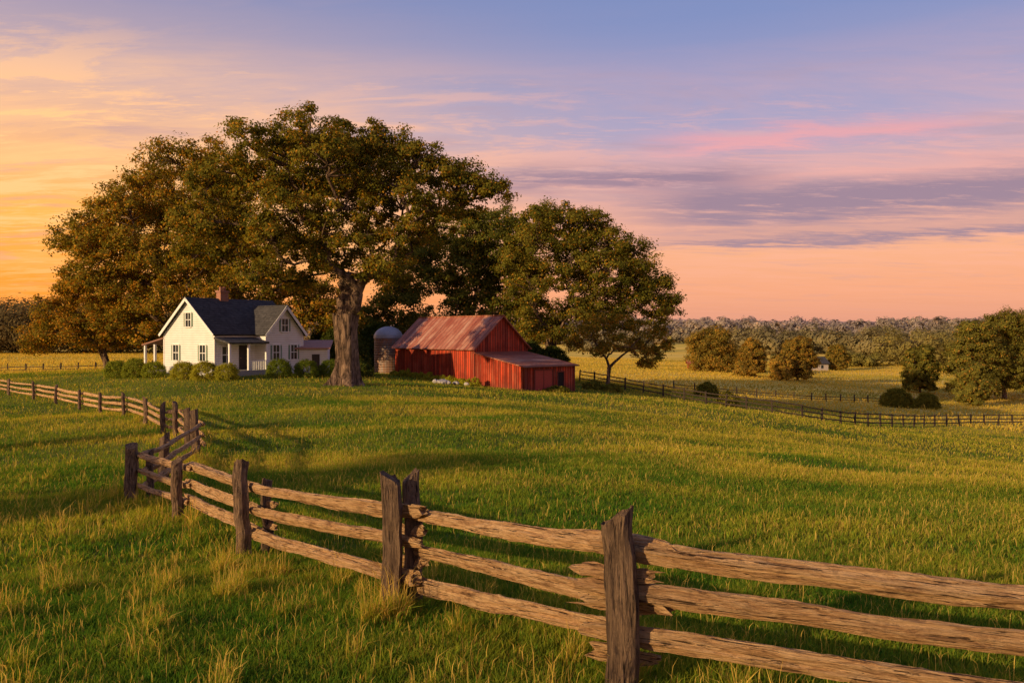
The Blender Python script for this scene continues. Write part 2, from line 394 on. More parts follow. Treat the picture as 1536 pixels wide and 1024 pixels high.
FP = [(3.75,4.05,1.30,.20),(.77,5.6,1.29,.21),(-1.19,8.0,1.37,.19),(-3.88,11.5,1.42,.21),(-6.23,14.8,1.12,.19),(-8.39,17.5,1.22,.25),
 (-9.2,21.0,1.2,.24),(-10.2,25.6,1.5,.22),(-11.5,28.2,1.4,.22),(-13.1,31,1.35,.2),(-14.9,34,1.4,.2),(-17.5,38,1.3,.19),(-20.5,42,1.25,.18),
 (-23.8,46,1.25,.18),(-26.8,49.3,1.22,.18),(-30.5,53.2,1.25,.18),(-34.3,57,1.25,.18),(-38.6,61,1.25,.18),(-43.2,65,1.25,.18),(-48,69,1.25,.18)]
fx, fy, _, _ = FP[1]
fence = thing('split_rail_fence', (fx, fy, g1(fx,fy)), "weathered split-rail wooden fence curving through the meadow grass", "fence")
gzs = [g1(p[0],p[1]) for p in FP]
for i, p in enumerate(FP):
    place_post(p[0], p[1], gzs[i], p[2], p[3], 100+i, fence, rot=random.uniform(0,1.5), tilt=(random.uniform(-.03,.03), random.uniform(-.03,.03)))
for (x,y,h,w,s) in [(-1.04,8.20,1.37,.17,201),(-3.66,11.85,1.12,.15,202),(-8.15,17.9,1.05,.16,203),(-10.5,26.3,1.35,.16,204)]:
    place_post(x, y, g1(x,y), h, w, s, fence, rot=.4, tilt=(.01,.01))
HS = {0: [(1.0,.985),(.73,.69),(.44,.36)], 1: [(.99,.97),(.64,.57),(.35,.26)]}
for i in range(len(FP)-1):
    a, b = FP[i], FP[i+1]
    A_ = Vector((a[0],a[1],gzs[i])); B_ = Vector((b[0],b[1],gzs[i+1]))
    d = (B_-A_).normalized()
    hs = HS.get(i, [(1.0,1.0),(.67,.67),(.35,.35)])
    rr = .077 if i < 4 else .072
    back = Vector((-d.y, d.x, 0)).normalized()
    if back.y < 0: back = -back
    for k, (ha, hb) in enumerate(hs):
        j = lambda: random.uniform(-.03,.03)
        ova = random.uniform(.16,.42) if i < 5 else .14
        ovb = random.uniform(.16,.42) if i < 5 else .14
        off = .15 if i < 8 else .11
        alt = .11 if i % 2 else 0
        pa = A_ - d*ova + Vector((0,0,ha+j())) + back*(off+alt)
        pb = B_ + d*ovb + Vector((0,0,hb+j())) + back*(off+alt)
        place_rail(pa, pb, rr*random.uniform(.86,1.16), 300+i*5+k, fence, seg=66 if i < 4 else 14, sides=20 if i < 4 else 9)
for (x,y,z,L_,ang,s) in [(.74,5.80,.83,.62,-.62,401),(.80,5.92,.58,.55,-.5,402),(-1.05,8.22,.80,.5,-.9,403),(-3.6,11.8,.78,.5,-.9,404),(-3.6,11.8,.45,.5,-.95,405),(-1.05,8.22,.48,.5,-.8,406),(.82,5.86,.22,.5,-.6,407)]:
    zz = g1(x,y)+z; dx,dy=math.cos(ang)*L_/2, math.sin(ang)*L_/2
    place_rail((x-dx,y-dy,zz-.02),(x+dx,y+dy,zz+.02),.06,s,fence,seg=12,sides=12)

FF = [(8.1,95),(13,87.5),(19.5,80),(23,74),(27,73.5),(32,76.5),(39,82.5),(47.6,90),(55,95),(63,99),(72,103),(82,107)]
def resample(pts, step):
    out = [Vector((*pts[0],0))]; carry = 0
    for a, b in zip(pts[:-1], pts[1:]):
        a = Vector((*a,0)); b = Vector((*b,0)); l = (b-a).length; s = step-carry
        while s <= l: out.append(a+(b-a)*(s/l)); s += step
        carry = l-(s-step)
    return out
def plain_fence(name, pts, step, h, label, nr=3, rr=.055, seed=900):
    R = resample(pts, step)
    base = thing(name, (R[0].x,R[0].y,g1(R[0].x,R[0].y)), label, "fence")
    pm = [post_mesh(h, .2, seed+k, seg=5, sides=7, mat=M_farwood) for k in range(4)]
    zz = [g1(p.x,p.y) for p in R]
    for i, p in enumerate(R):
        o = link(bpy.data.objects.new('post', pm[i%4])); o.parent = base
        o.location = Vector((p.x,p.y,zz[i]))-base.location; o.rotation_euler = (random.uniform(-.05,.05), random.uniform(-.05,.05), random.uniform(0,3))
    rm = [rail_mesh(step*1.06, rr, seed+20+k, seg=6, sides=6, mat=M_farwood) for k in range(4)]
    for i in range(len(R)-1):
        a = Vector((R[i].x,R[i].y,zz[i])); b = Vector((R[i+1].x,R[i+1].y,zz[i+1])); d = b-a
        for k in range(nr):
            o = link(bpy.data.objects.new('rail', rm[(i+k)%4])); o.parent = base
            o.rotation_mode = 'QUATERNION'; o.rotation_quaternion = d.to_track_quat('X','Z')
            o.location = (a+b)/2 + Vector((0,-.08,h*(.3+.31*k)+random.uniform(-.03,.03))) - base.location
plain_fence('pasture_fence', FF, 2.7, 1.35, "dark weathered three-rail pasture fence descending into the valley", 3, rr=.062)
plain_fence('field_fence', [(-47,104),(-55,106),(-66,109),(-80,112),(-92,114)], 2.9, 1.15, "low dark wooden fence along the edge of the hay field", 2, seed=960)
plain_fence('field_fence', [(24,118),(34,116),(44,118),(56,124),(66,130)], 3.0, 1.2, "dark wooden fence beside the valley meadow", 2, seed=980)

# ------------------------------------------------------------------ trees
def tube(pts, rad, sides):
    pts = np.asarray(pts, float); rad = np.asarray(rad, float); m = len(pts)
    T = np.gradient(pts, axis=0); T /= np.linalg.norm(T, axis=1)[:,None]+1e-9
    ref = np.array([.31,.95,.05]) if abs(T[0][2]) > .6 else np.array([0,0,1.])
    U = np.cross(T, ref); U /= np.linalg.norm(U, axis=1)[:,None]+1e-9
    Wv = np.cross(T, U)
    th = np.linspace(0, 2*np.pi, sides, endpoint=False)
    V = pts[:,None] + rad[:,None,None]*(np.cos(th)[None,:,None]*U[:,None]+np.sin(th)[None,:,None]*Wv[:,None])
    i0 = np.arange(m-1)[:,None]*sides; j = np.arange(sides)[None]; j2 = (j+1)%sides
    F = np.stack([i0+j, i0+j2, i0+sides+j2, i0+sides+j], -1).reshape(-1,4)
    return V.reshape(-1,3), F
def leaves_for(centers, radii, outward, per, size, r, cdark, clight, cacc, accp=.06, flat=.7, ow=.6, jit=.5):
    n = len(centers)*per
    ci = np.repeat(np.arange(len(centers)), per)
    u = r.normal(size=(n,3)); u /= np.linalg.norm(u, axis=1)[:,None]
    rr = r.uniform(0,1,n)**.5
    off = u*(rr*r.uniform(.8,1.35,n))[:,None]*radii[ci][:,None]; off[:,2] *= flat
    p = centers[ci] + off
    nn = u*.6 + outward[ci]*ow + r.normal(0,jit,(n,3)) + np.array([0,0,.25])
    nn /= np.linalg.norm(nn, axis=1)[:,None]
    a = np.cross(nn, r.normal(size=(n,3))); a /= np.linalg.norm(a, axis=1)[:,None]
    b = np.cross(nn, a)
    s = size*r.uniform(.55,1.3,n)
    V = np.stack([p-a*s[:,None]*.55, p+b*s[:,None]*.33-a*s[:,None]*.05, p+a*s[:,None]*.55, p-b*s[:,None]*.33+a*s[:,None]*.08], 1).reshape(-1,3)
    cl = r.uniform(0,1,len(centers))[ci]
    f = np.clip(.5*r.uniform(0,1,n)+.5*cl, 0, 1)[:,None]
    c = np.array(cdark)*(1-f)+np.array(clight)*f
    am = r.uniform(0,1,n) < accp*(.3+1.4*cl); c[am] = np.array(cacc)*r.uniform(.7,1.1,(am.sum(),1))
    return V, np.repeat(c, 4, axis=0)
def tree(name, label, x, y, unit, lobes, trunk_r, fork_h, seed, lean=(0,0), per=100, size=.3, clump=.95, dens=1.0, depth=1.0,
         cd=(.055,.07,.014), cl=(.26,.225,.034), ca=(.52,.27,.035), accp=.07, mat=None, category="tree", group=None, sides=10, grow=1.12, limb=.62, ow=.6, jit=.5):
    r = np.random.default_rng(seed)
    z0 = g1(x,y)
    root = thing(name, (x,y,z0), label, category, group)
    lb = []
    xs = [l[0] for l in lobes]; W2 = (max(xs)-min(xs))/2*unit
    for (lx, lz, lr) in lobes:
        R = lr*unit*grow; cx = lx*unit; cz = lz*unit
        q = 1-min(1, abs(lx-np.mean(xs))*unit/(W2+1e-6))**2
        dd = depth*W2*math.sqrt(max(q,.05))*.75
        for yy in [-dd*r.uniform(.25,.85), dd*r.uniform(.25,.85)]:
            lb.append(np.array([cx+r.normal(0,.10)*R, yy, cz + (r.normal(0,.10)*R), R*r.uniform(.88,1.08)]))
    lb = np.array(lb)
    VV, FF_, off = [], [], 0
    def add(v, f):
        nonlocal off
        VV.append(v); FF_.append(f+off); off += len(v)
    m = 14; s = np.linspace(0,1,m)
    tx = lean[0]*s + .12*trunk_r*np.sin(s*5); ty = lean[1]*s
    tp = np.stack([tx, ty, -.5+s*(fork_h+.5)], -1)
    tr = trunk_r*(.78 + .95*np.exp(-s*7) + .18*np.exp((s-1)*6))
    v, f = tube(tp, tr, 28)
    ang = np.arctan2(v[:,1]-np.repeat(ty,28), v[:,0]-np.repeat(tx,28))
    k = 1+ np.repeat(.06+.34*np.exp(-s*6),28)*np.cos(ang*5+r.uniform(0,6)) + np.repeat(.06+.1*np.exp(-s*5),28)*np.cos(ang*9+2) + r.normal(0,.03,len(v))
    v[:,0] = np.repeat(tx,28)+(v[:,0]-np.repeat(tx,28))*k; v[:,1] = np.repeat(ty,28)+(v[:,1]-np.repeat(ty,28))*k
    add(v, f)
    nodes = [tp[-1], tp[-2], tp[-3]]; nrad = [trunk_r*.8, trunk_r*.8, trunk_r*.7]; plen = [0.,0.,1.0]
    order = np.argsort(np.linalg.norm(lb[:,:3]-tp[-1], axis=1))
    ends = {}
    for oi in order:
        tgt = lb[oi,:3]; Nn = np.array(nodes)
        cost = np.linalg.norm(Nn-tgt, axis=1) + .38*np.array(plen)
        j = int(np.argmin(cost)); a = Nn[j]; dist = np.linalg.norm(tgt-a)
        mm = max(6, int(dist/1.0)); ss = np.linspace(0,1,mm+1)
        c1 = a + (tgt-a)*.45 + np.array([0,0,.16*dist]) + r.normal(0,.07*dist,3)
        pts = (1-ss)[:,None]**2*a + 2*((1-ss)*ss)[:,None]*c1 + ss[:,None]**2*tgt
        pts[1:-1] += r.normal(0,.18,(mm-1,3))*min(1,trunk_r*1.3)
        ra = min(nrad[j]*.72, trunk_r*limb*min(1,dist/ (6*trunk_r)+.25)); rads = ra*(1-ss)**.8 + .05*trunk_r+.02
        v, f = tube(pts, rads, sides if ra > .2 else 6); add(v, f)
        for q in range(1, mm+1):
            nodes.append(pts[q]); nrad.append(rads[q]); plen.append(plen[j]+dist*ss[q])
        ends[oi] = pts
    C, CR, O = [], [], []
    for i in range(len(lb)):
        R = lb[i,3]; nc = max(9, int(dens*3.6*(R/clump)**2))
        u = r.normal(size=(nc,3)); u /= np.linalg.norm(u, axis=1)[:,None]
        u[:,2] = np.where(u[:,2] < -.6, -u[:,2]*.7, u[:,2])
        rad = (r.uniform(.3, 1.12, nc)**.6)[:,None]
        c = lb[i,:3] + u*rad*R*np.array([1,1,.9])
        C.append(c); CR.append(clump*r.uniform(.5,1.3,nc)); O.append(u)
        pts = ends[i]
        for cc in c[::4]:
            j = np.argmin(np.linalg.norm(pts-cc, axis=1)); a = pts[max(0,j-1)]
            ss = np.linspace(0,1,5)[:,None]; mid = (a+cc)/2 + r.normal(0,.12*R,3)
            v, f = tube((1-ss)**2*a+2*(1-ss)*ss*mid+ss**2*cc, np.linspace(.09,.03,5)*min(1,trunk_r+.2), 4); add(v, f)
    tk = link(bpy.data.objects.new('trunk', mesh_np('trunk', np.concatenate(VV), [np.concatenate(FF_)], [M_bark], smooth=True))); tk.parent = root
    C = np.concatenate(C); CR = np.concatenate(CR); O = np.concatenate(O)
    v, c = leaves_for(C, CR, O, per, size, r, cd, cl, ca, accp, ow=ow, jit=jit)
    f = np.arange(len(v)).reshape(-1,4)
    cr = link(bpy.data.objects.new('crown', mesh_np('crown', v, [f], [mat or M_leaf], colors=c))); cr.parent = root
    return root

def rel(lst, bx, by): return [(a-bx, by-b, c) for a,b,c in lst]
oak = [(430,222,38),(392,235,34),(470,222,38),(525,233,40),(575,226,40),(622,242,36),(665,268,34),(705,282,34),(738,290,26),(690,315,28),
       (350,262,38),(312,298,36),(300,345,32),(345,335,38),(400,290,42),(460,290,46),(530,300,44),(600,300,42),(650,325,32),(622,358,30),
       (395,355,40),(345,392,30),(440,372,36),(425,418,26),(500,358,36),(560,360,36),(592,400,28),(560,416,24),(500,395,28),(380,415,26),(455,330,38),(290,385,28),(500,255,42),(555,262,42)]
tree('oak_tree', "massive spreading old oak with thick trunk standing before the farmhouse", -13.3, 63, .0527, rel(oak,515,577), 1.08, 5.6, 11,
     lean=(.3,0), per=135, size=.205, clump=.72, dens=.74, depth=.70, accp=.12, cl=(.29,.245,.036), limb=.72)
lefto = [(245,270,38),(290,254,36),(330,248,32),(210,298,36),(225,330,44),(168,330,32),(135,356,28),(112,380,24),(160,380,38),(210,385,44),(270,330,46),(330,300,42),
         (270,390,42),(330,370,46),(390,390,42),(240,425,36),(195,430,36),(152,420,32),(310,425,38),(370,430,38),(430,435,36),(225,470,34),(200,500,28),(240,505,26),
         (480,450,34),(410,470,34),(350,465,32),(465,490,30),(280,460,28),(510,480,28)]
tree('oak_tree', "broad oak with golden-green crown rising behind the white farmhouse", -33.5, 87, .0728, rel(lefto,310,553), 1.0, 6.0, 12,
     per=115, size=.26, clump=1.0, dens=.84, depth=.5, cd=(.08,.085,.014), cl=(.35,.27,.036), ca=(.62,.31,.04), accp=.18)
lsm = [(95,465,30),(130,440,28),(70,495,26),(105,500,28),(160,470,32),(195,470,30),(145,500,30),(185,505,26),(60,515,18),(225,500,24),(110,425,18),(120,412,14)]
tree('oak_tree', "smaller leaning oak with orange-tinged leaves beside the house", -45.0, 89, .0745, rel(lsm,165,552), .42, 2.4, 13,
     lean=(-.8,0), per=105, size=.24, clump=.85, dens=.9, depth=.7, cd=(.08,.08,.014), cl=(.34,.25,.034), ca=(.62,.31,.04), accp=.22)
bm_ = [(745,342,34),(700,348,34),(660,370,34),(630,392,30),(605,420,28),(700,395,40),(750,390,38),(785,360,28),(660,430,34),(720,440,36),(775,425,34),(620,455,26),(690,465,28),(745,470,28),(590,445,24),(575,470,22),
       (560,500,24),(595,495,24),(545,475,20),(625,490,26),(670,490,26),(780,475,30),(540,515,20),(790,400,28),(800,505,26),(830,500,24)]
tree('oak_tree', "dense dark green oak standing behind the red barn", -4.4, 108, .0904, rel(bm_,720,566), .8, 7, 14,
     per=95, size=.32, clump=1.15, dens=.92, depth=.5, cl=(.20,.195,.034), accp=.05, limb=.7)
ro = [(815,332,30),(845,340,32),(880,350,32),(800,370,36),(850,385,38),(905,370,34),(945,395,34),(900,415,38),(950,430,34),(985,435,30),(1003,460,20),(965,462,26),
      (800,420,36),(850,430,36),(905,455,30),(860,470,28),(800,465,30),(930,475,24),(985,480,18),(770,400,30),(800,500,26),(838,505,24),(890,480,26)]
tree('oak_tree', "wide oak with arching limbs behind the barn lean-to", 4.9, 100, .0837, rel(ro,827,570), .8, 6.3, 15,
     per=110, size=.27, clump=1.0, dens=.82, depth=.52, cl=(.28,.245,.036), accp=.1, limb=.7)
sm = [(880,505,20),(905,492,22),(935,490,22),(965,497,20),(990,505,15),(860,520,14),(925,515,20),(955,525,18),(900,528,14),(980,530,13),(970,548,10),(1000,520,9)]
tree('small_tree', "small slender tree with sparse golden leaves near the pasture fence", 10.6, 89, .0745, rel(sm,910,583), .25, 2.2, 16,
     lean=(.3,0), per=60, size=.22, clump=.6, dens=.6, depth=.9, cd=(.09,.09,.014), cl=(.34,.27,.034), ca=(.58,.3,.04), accp=.22, grow=1.0)

def round_tree(x, y, h, w, seed, label, cl=(.14,.12,.026), per=60, size=.34, accp=.15, name='deciduous_tree', group="trees in the valley meadows", dens=.9):
    r = np.random.default_rng(seed); lob = []
    for fz, fr, k in [(.18,.66,4),(.36,.88,5),(.56,.82,5),(.74,.55,4),(.87,.18,2)]:
        for i in range(k):
            xx = (i/(k-1)*2-1)*fr if k > 1 else 0
            lob.append((xx*w*.36+r.normal(0,.03)*w, h*(fz+r.normal(0,.03)), w*.17*r.uniform(.8,1.2)))
    return tree(name, label, x, y, 1.0, lob, max(.2,w*.035), h*.14, seed, per=per, size=size, clump=w*.075, dens=dens, depth=.8,
         cd=(.10,.10,.028), cl=cl, ca=(.5,.28,.05), accp=accp, group=group, sides=6, ow=1.0, jit=.4)
round_tree(48.5, 192, 10.0, 14, 31, "rounded autumn-tinted tree standing alone in the valley meadow", cl=(.38,.28,.045), accp=.2)
for i,(x,y,h,w) in enumerate([(50.5,168,7.8,7),(59.5,166,8.8,8),(55.2,163,5.0,5)]):
    round_tree(x,y,h,w,40+i,"russet round tree in a clump on the valley meadow", cl=(.40,.27,.045), accp=.22)
for i,(x,y,h,w) in enumerate([(82,160,9.5,7.5),(86,148,14.5,11.5),(94,152,17,13),(104,158,18,14),(78,135,6.5,6)]):
    round_tree(x,y,h,w,50+i,"tall green tree at the valley wood edge", cl=(.28,.26,.045), accp=.08)
for i,(x,y,h,w,dn) in enumerate([(-33,-1,10,8,.38),(-40,14,9,6.5,.38)]):  # trees out of view, added to throw shadow bands across the field
    round_tree(x,y,h,w,71+i,"off-frame oak added to cast shadow bands on the meadow", cl=(.2,.2,.035), per=40, size=.3, dens=dn, group="added off-frame shadow oaks")

def shrub(x, y, w, h, d, seed, label, cl=(.08,.10,.02), accp=.02, size=.13, per=45, name='shrub', group=None, nm=1.0, clipped=False):
    r = np.random.default_rng(seed); z = g1(x,y)
    e = thing(name, (x,y,z), label, "shrub", group)
    nc = int(30*nm*max(1,w)*max(1,h*.8))
    u = r.normal(size=(nc,3)); u /= np.linalg.norm(u,axis=1)[:,None]; u[:,2] = np.abs(u[:,2])
    if clipped:
        us = np.sign(u)*np.abs(u)**.85; c = us*r.uniform(.85,1.0,(nc,1))*np.array([w/2,d/2,h*.9])+np.array([0,0,.05]); cr=.15
    else:
        c = u*r.uniform(.7,1.0,(nc,1))*np.array([w/2,d/2,h*.9])+np.array([0,0,.05]); cr=.24
    v, col = leaves_for(c, np.full(nc,cr*min(1.5,h)), u, per, size, r, tuple(q*.5 for q in cl), cl, (.40,.30,.04), accp, .8)
    o = link(bpy.data.objects.new('foliage', mesh_np('foliage', v, [np.arange(len(v)).reshape(-1,4)], [M_leaf], colors=col))); o.parent = e
    mb = MB()
    for k in range(6):
        a = k*1.05; mb.add([(0.03*math.cos(a),.03*math.sin(a),-.1),(0.03*math.cos(a+2),.03*math.sin(a+2),-.1),(0.03*math.cos(a+4),.03*math.sin(a+4),-.1),(w*.3*math.cos(a),d*.3*math.sin(a),h*.7)],[(0,1,3),(1,2,3),(2,0,3)])
    mb.obj('stem', M_bark, e)
    return e
HG = "shrubs around the farmhouse"
for i,(x,y,w,h,cl) in enumerate([(-34.6,69.7,1.9,1.7,(.28,.34,.04)),(-32.7,69.1,2.0,1.8,(.29,.34,.04)),(-30.7,68.3,1.8,1.5,(.30,.35,.04)),
    (-27.2,66.0,2.0,1.55,(.42,.42,.045)),(-25.1,65.0,2.1,1.6,(.44,.43,.045)),(-23.2,64.8,1.8,1.5,(.42,.42,.045)),
    (-19.9,68.0,2.1,1.65,(.20,.27,.035)),(-17.9,69.2,2.0,1.6,(.19,.26,.035)),(-16.1,70.6,2.1,1.7,(.18,.25,.035))]):
    shrub(x,y,w,h,1.9,500+i,"clipped leafy green shrub planted along the white farmhouse wall",cl=cl,group=HG,size=.085,per=46,nm=2.6,clipped=True)
for i,(x,y,w,h) in enumerate([(-16.6,82,4.0,4.6),(-18.5,85,5,5.5),(-9.8,99,6,5.5),(-21,94,7,7),(-14.6,76,2.6,1.9),(-17,101,7,7),(2,97,6,5),(-12,103,6,6),(5,98,5,4.5)]):
    shrub(x,y,w,h,3,530+i,"large dark evergreen shrub behind the oak trunk",cl=(.10,.13,.026),size=.2,per=60,group="dark shrubs behind the oak")
for i in range(12):
    x = -13.0+i*.85; y = 88.6-i*1.0
    shrub(x,y,1.3,.6+.25*(i%3)*.6,.9,560+i,"low yellow-green weeds growing along the red barn wall",cl=(.44,.46,.04),size=.14,per=20,group="weeds beside the barn",name='weed_plant')
for i,(x,y,w,h) in enumerate([(22.8,84,2.2,1.6),(57,118,5,3.2),(62,119,4,2.6),(24,98,3,2),(4.2,75.6,2.6,.6),(8.5,84,2.4,1.0),(10.5,83,2.0,.9)]):
    shrub(x,y,w,h,2,580+i,"small wild shrub on the grassy slope",cl=(.24,.23,.035),accp=.06,size=.2,per=50)

def forest(name, x0,y0,x1,y1, n, hmin,hmax, depth, seed, col, leaf=1.1, per=14, label="distant mixed woodland along the valley", gaps=False):
    r = np.random.default_rng(seed); C=[];R=[];O=[]
    t_ = r.uniform(0,1,n); dx,dy = x1-x0, y1-y0; ln = math.hypot(dx,dy); nx,ny = -dy/ln, dx/ln
    q = r.uniform(0,depth,n); xs = x0+dx*t_+nx*q; ys = y0+dy*t_+ny*q
    if gaps:
        kk = _snoise(xs,ys*.4,95,seed+5) > -.25; xs,ys,q = xs[kk],ys[kk],q[kk]; n=len(xs)
    zs = gz(xs,ys); hh = r.uniform(hmin,hmax,n)*(.8+.3*_snoise(xs,ys,60,seed)*.5+.2*q/depth)
    cols=[]; kq=44
    for i in range(n):
        w = hh[i]*r.uniform(.4,.6)
        u = r.normal(size=(kq,3)); u/=np.linalg.norm(u,axis=1)[:,None]
        c = np.array([xs[i],ys[i],zs[i]+hh[i]*.46])+u*np.array([w,w,hh[i]*.46])*r.uniform(.75,1,(kq,1))
        C.append(c);O.append(u);R.append(np.full(kq,w*.30)); cols.append(r.uniform(0,1))
    C=np.concatenate(C);R=np.concatenate(R);O=np.concatenate(O)
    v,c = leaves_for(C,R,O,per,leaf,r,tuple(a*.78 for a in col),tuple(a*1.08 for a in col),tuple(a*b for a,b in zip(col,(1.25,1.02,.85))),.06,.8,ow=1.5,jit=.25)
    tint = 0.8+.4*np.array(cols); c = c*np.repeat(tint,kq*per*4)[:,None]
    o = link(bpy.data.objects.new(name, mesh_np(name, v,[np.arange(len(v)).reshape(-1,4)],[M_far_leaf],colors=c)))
    o["kind"]="stuff"; o["label"]=label; o["category"]="woodland"
forest('woodland', -240,205,-90,235, 120, 13,22, 45, 61,(.15,.115,.05),leaf=.8,per=24)
forest('woodland', 124,225,215,235, 50, 9,15, 40, 62,(.27,.23,.07),leaf=.75,per=24)
forest('woodland', 108,325,340,340, 170, 9,15, 70, 63,(.27,.23,.11),leaf=1.2,per=18,gaps=True)
forest('woodland', 30,400,130,395, 50, 6,10, 15, 68,(.30,.26,.14),leaf=1.1,per=16,gaps=True)
forest('hedgerow', 58,246,118,250, 34, 2.5,5, 4, 69,(.27,.24,.06),leaf=.5,per=16,label="low hedgerow dividing the golden hay fields")
forest('hedgerow', 118,196,180,200, 34, 2.5,5, 4, 70,(.24,.22,.06),leaf=.5,per=16,label="low hedgerow dividing the golden hay fields")
forest('hedgerow', 66,290,150,284, 34, 2.5,5, 4, 75,(.27,.24,.08),leaf=.6,per=14,label="low hedgerow dividing the golden hay fields")
forest('woodland', -60,520,400,560, 230, 9,14, 60, 64,(.34,.29,.20),leaf=1.8,per=14,gaps=True)  # far leaf colours pale with distance, haze painted in
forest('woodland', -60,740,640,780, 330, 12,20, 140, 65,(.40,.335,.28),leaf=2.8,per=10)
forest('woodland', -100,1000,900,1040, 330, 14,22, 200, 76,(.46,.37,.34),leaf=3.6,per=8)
forest('woodland', -600,520,-120,500, 170, 14,24, 80, 66,(.22,.17,.115),leaf=1.9,per=12)

# ------------------------------------------------------------------ farmhouse
hz = -0.95
house = thing('farmhouse', (-25.4,68,hz), "white clapboard farmhouse with dark slate roof, porches and brick chimney", "house", rotz=math.radians(57))
def gable_wall(mb, x0,x1,y0,y1,ze,zr,axis,zb=-.6):
    if axis=='x':
        ym=(y0+y1)/2
        vs=[(x0,y0,zb),(x0,y1,zb),(x0,y1,ze),(x0,ym,zr),(x0,y0,ze),(x1,y0,zb),(x1,y1,zb),(x1,y1,ze),(x1,ym,zr),(x1,y0,ze)]
    else:
        xm=(x0+x1)/2
        vs=[(x0,y0,zb),(x1,y0,zb),(x1,y0,ze),(xm,y0,zr),(x0,y0,ze),(x0,y1,zb),(x1,y1,zb),(x1,y1,ze),(xm,y1,zr),(x0,y1,ze)]
    mb.add(vs,[(0,1,2,3,4),(9,8,7,6,5),(0,5,6,1),(1,6,7,2),(2,7,8,3),(3,8,9,4),(4,9,5,0)])
mb=MB(); gable_wall(mb,0,9,0,7.2,3.55,6.55,'x'); gable_wall(mb,4.2,8.5,-1.5,3.4,3.6,5.95,'y'); mb.obj('wall',M_white,house)
OV=.3
def gable_roof(mb,x0,x1,y0,y1,ze,zr,axis,t=.16,ov=OV):
    if axis=='x':
        ym=(y0+y1)/2; s=(zr-ze)/(ym-y0); a=t+.02
        mb.slab((x0-ov,y0-ov,ze-s*ov+a),(x1+ov,y0-ov,ze-s*ov+a),(x1+ov,ym,zr+a),(x0-ov,ym,zr+a),t)
        mb.slab((x0-ov,ym,zr+a),(x1+ov,ym,zr+a),(x1+ov,y1+ov,ze-s*ov+a),(x0-ov,y1+ov,ze-s*ov+a),t)
    else:
        xm=(x0+x1)/2; s=(zr-ze)/(xm-x0); a=t+.02
        mb.slab((x0-ov,y0-ov,ze-s*ov+a),(xm,y0-ov,zr+a),(xm,y1,zr+a),(x0-ov,y1,ze-s*ov+a),t)
        mb.slab((xm,y0-ov,zr+a),(x1+ov,y0-ov,ze-s*ov+a),(x1+ov,y1,ze-s*ov+a),(xm,y1,zr+a),t)
mb=MB(); gable_roof(mb,0,9,0,7.2,3.55,6.55,'x'); gable_roof(mb,4.2,8.5,-1.5,3.0,3.6,5.95,'y'); roof=mb.obj('roof',M_shingle,house)
mb=MB(); mb.box(3.1,3.95,3.3,3.9,5.9,7.3); mb.box(3.03,4.02,3.23,3.97,7.3,7.45); mb.cyl(3.33,3.6,7.45,7.8,.13,n=10); mb.cyl(3.73,3.6,7.45,7.8,.13,n=10)
ch=mb.obj('chimney',M_brick,roof)
s=3.0/3.6; o2=OV+.02
for sg in (0,1):
    mb=MB(); ya=-o2 if sg==0 else 7.2+o2; x=-o2
    mb.slab((x-.04,ya,3.55-s*o2+.17),(x,ya,3.55-s*o2+.17),(x,3.6,6.55+.17),(x-.04,3.6,6.55+.17),.24); mb.obj('barge_board',M_trim,house)
s=2.35/2.15
for xa in (4.2-o2,8.5+o2):
    mb=MB(); mb.slab((xa,-1.5-o2-.04,3.6-s*o2+.17),(xa,-1.5-o2,3.6-s*o2+.17),(6.35,-1.5-o2,6.12),(6.35,-1.5-o2-.04,6.12),.24); mb.obj('barge_board',M_trim,house)
for (x,y) in [(-.03,-.03),(-.03,7.1),(4.15,-1.53),(8.4,-1.53)]:
    mb=MB(); mb.box(x,x+.14,y,y+.14,-.5,3.4); mb.obj('corner_board',M_trim,house)
def window(face,u,z,w,h,parent,shut=True,name='window'):
    ax,c=face
    def bx(mb,u0,u1,z0,z1,d0,d1):
        if ax=='x': mb.box(c-d1,c-d0,u0,u1,z0,z1)
        else: mb.box(u0,u1,c-d1,c-d0,z0,z1)
    m=MB(); t=.1
    bx(m,u-w/2-t,u-w/2,z-h/2-t,z+h/2+t,-.05,.05); bx(m,u+w/2,u+w/2+t,z-h/2-t,z+h/2+t,-.05,.05)
    bx(m,u-w/2,u+w/2,z+h/2,z+h/2+t,-.05,.05); bx(m,u-w/2-.03,u+w/2+.03,z-h/2-t,z-h/2,-.05,.09); bx(m,u-w/2,u+w/2,z-.03,z+.03,-.04,.035); bx(m,u-.025,u+.025,z-h/2,z+h/2,-.04,.03)
    o=m.obj(name,M_trim,parent)
    m=MB(); bx(m,u-w/2,u+w/2,z-h/2,z+h/2,-.04,.015); m.obj('pane',M_glass,o)
    if shut:
        for uu in (u-w/2-t-.1,u+w/2+t+.1):
            m=MB(); bx(m,uu-.08,uu+.08,z-h/2,z+h/2,-.02,.04); m.obj('shutter',M_shutter,o)
window(('x',0),3.6,4.75,.7,1.2,house); window(('x',0),1.6,1.85,.75,1.35,house); window(('x',0),5.4,1.85,.75,1.35,house)
window(('y',-1.5),6.35,4.3,.7,1.15,house); window(('y',-1.5),5.35,1.85,.7,1.3,house); window(('y',-1.5),7.4,1.85,.7,1.3,house)
window(('y',0),1.2,1.7,.9,1.4,house,False)
m=MB(); m.box(2.5,3.5,-.05,.03,.4,2.5); dr=m.obj('door',M_door,house); m=MB(); m.box(2.6,2.68,-.1,-.05,1.35,1.43); m.obj('handle',M_metal,dr)
m=MB(); m.slab((-.1,-2.1,2.8),(4.1,-2.1,2.8),(4.1,-.02,3.22),(-.1,-.02,3.22),.14); pr=m.obj('porch_roof',M_shingle,house)
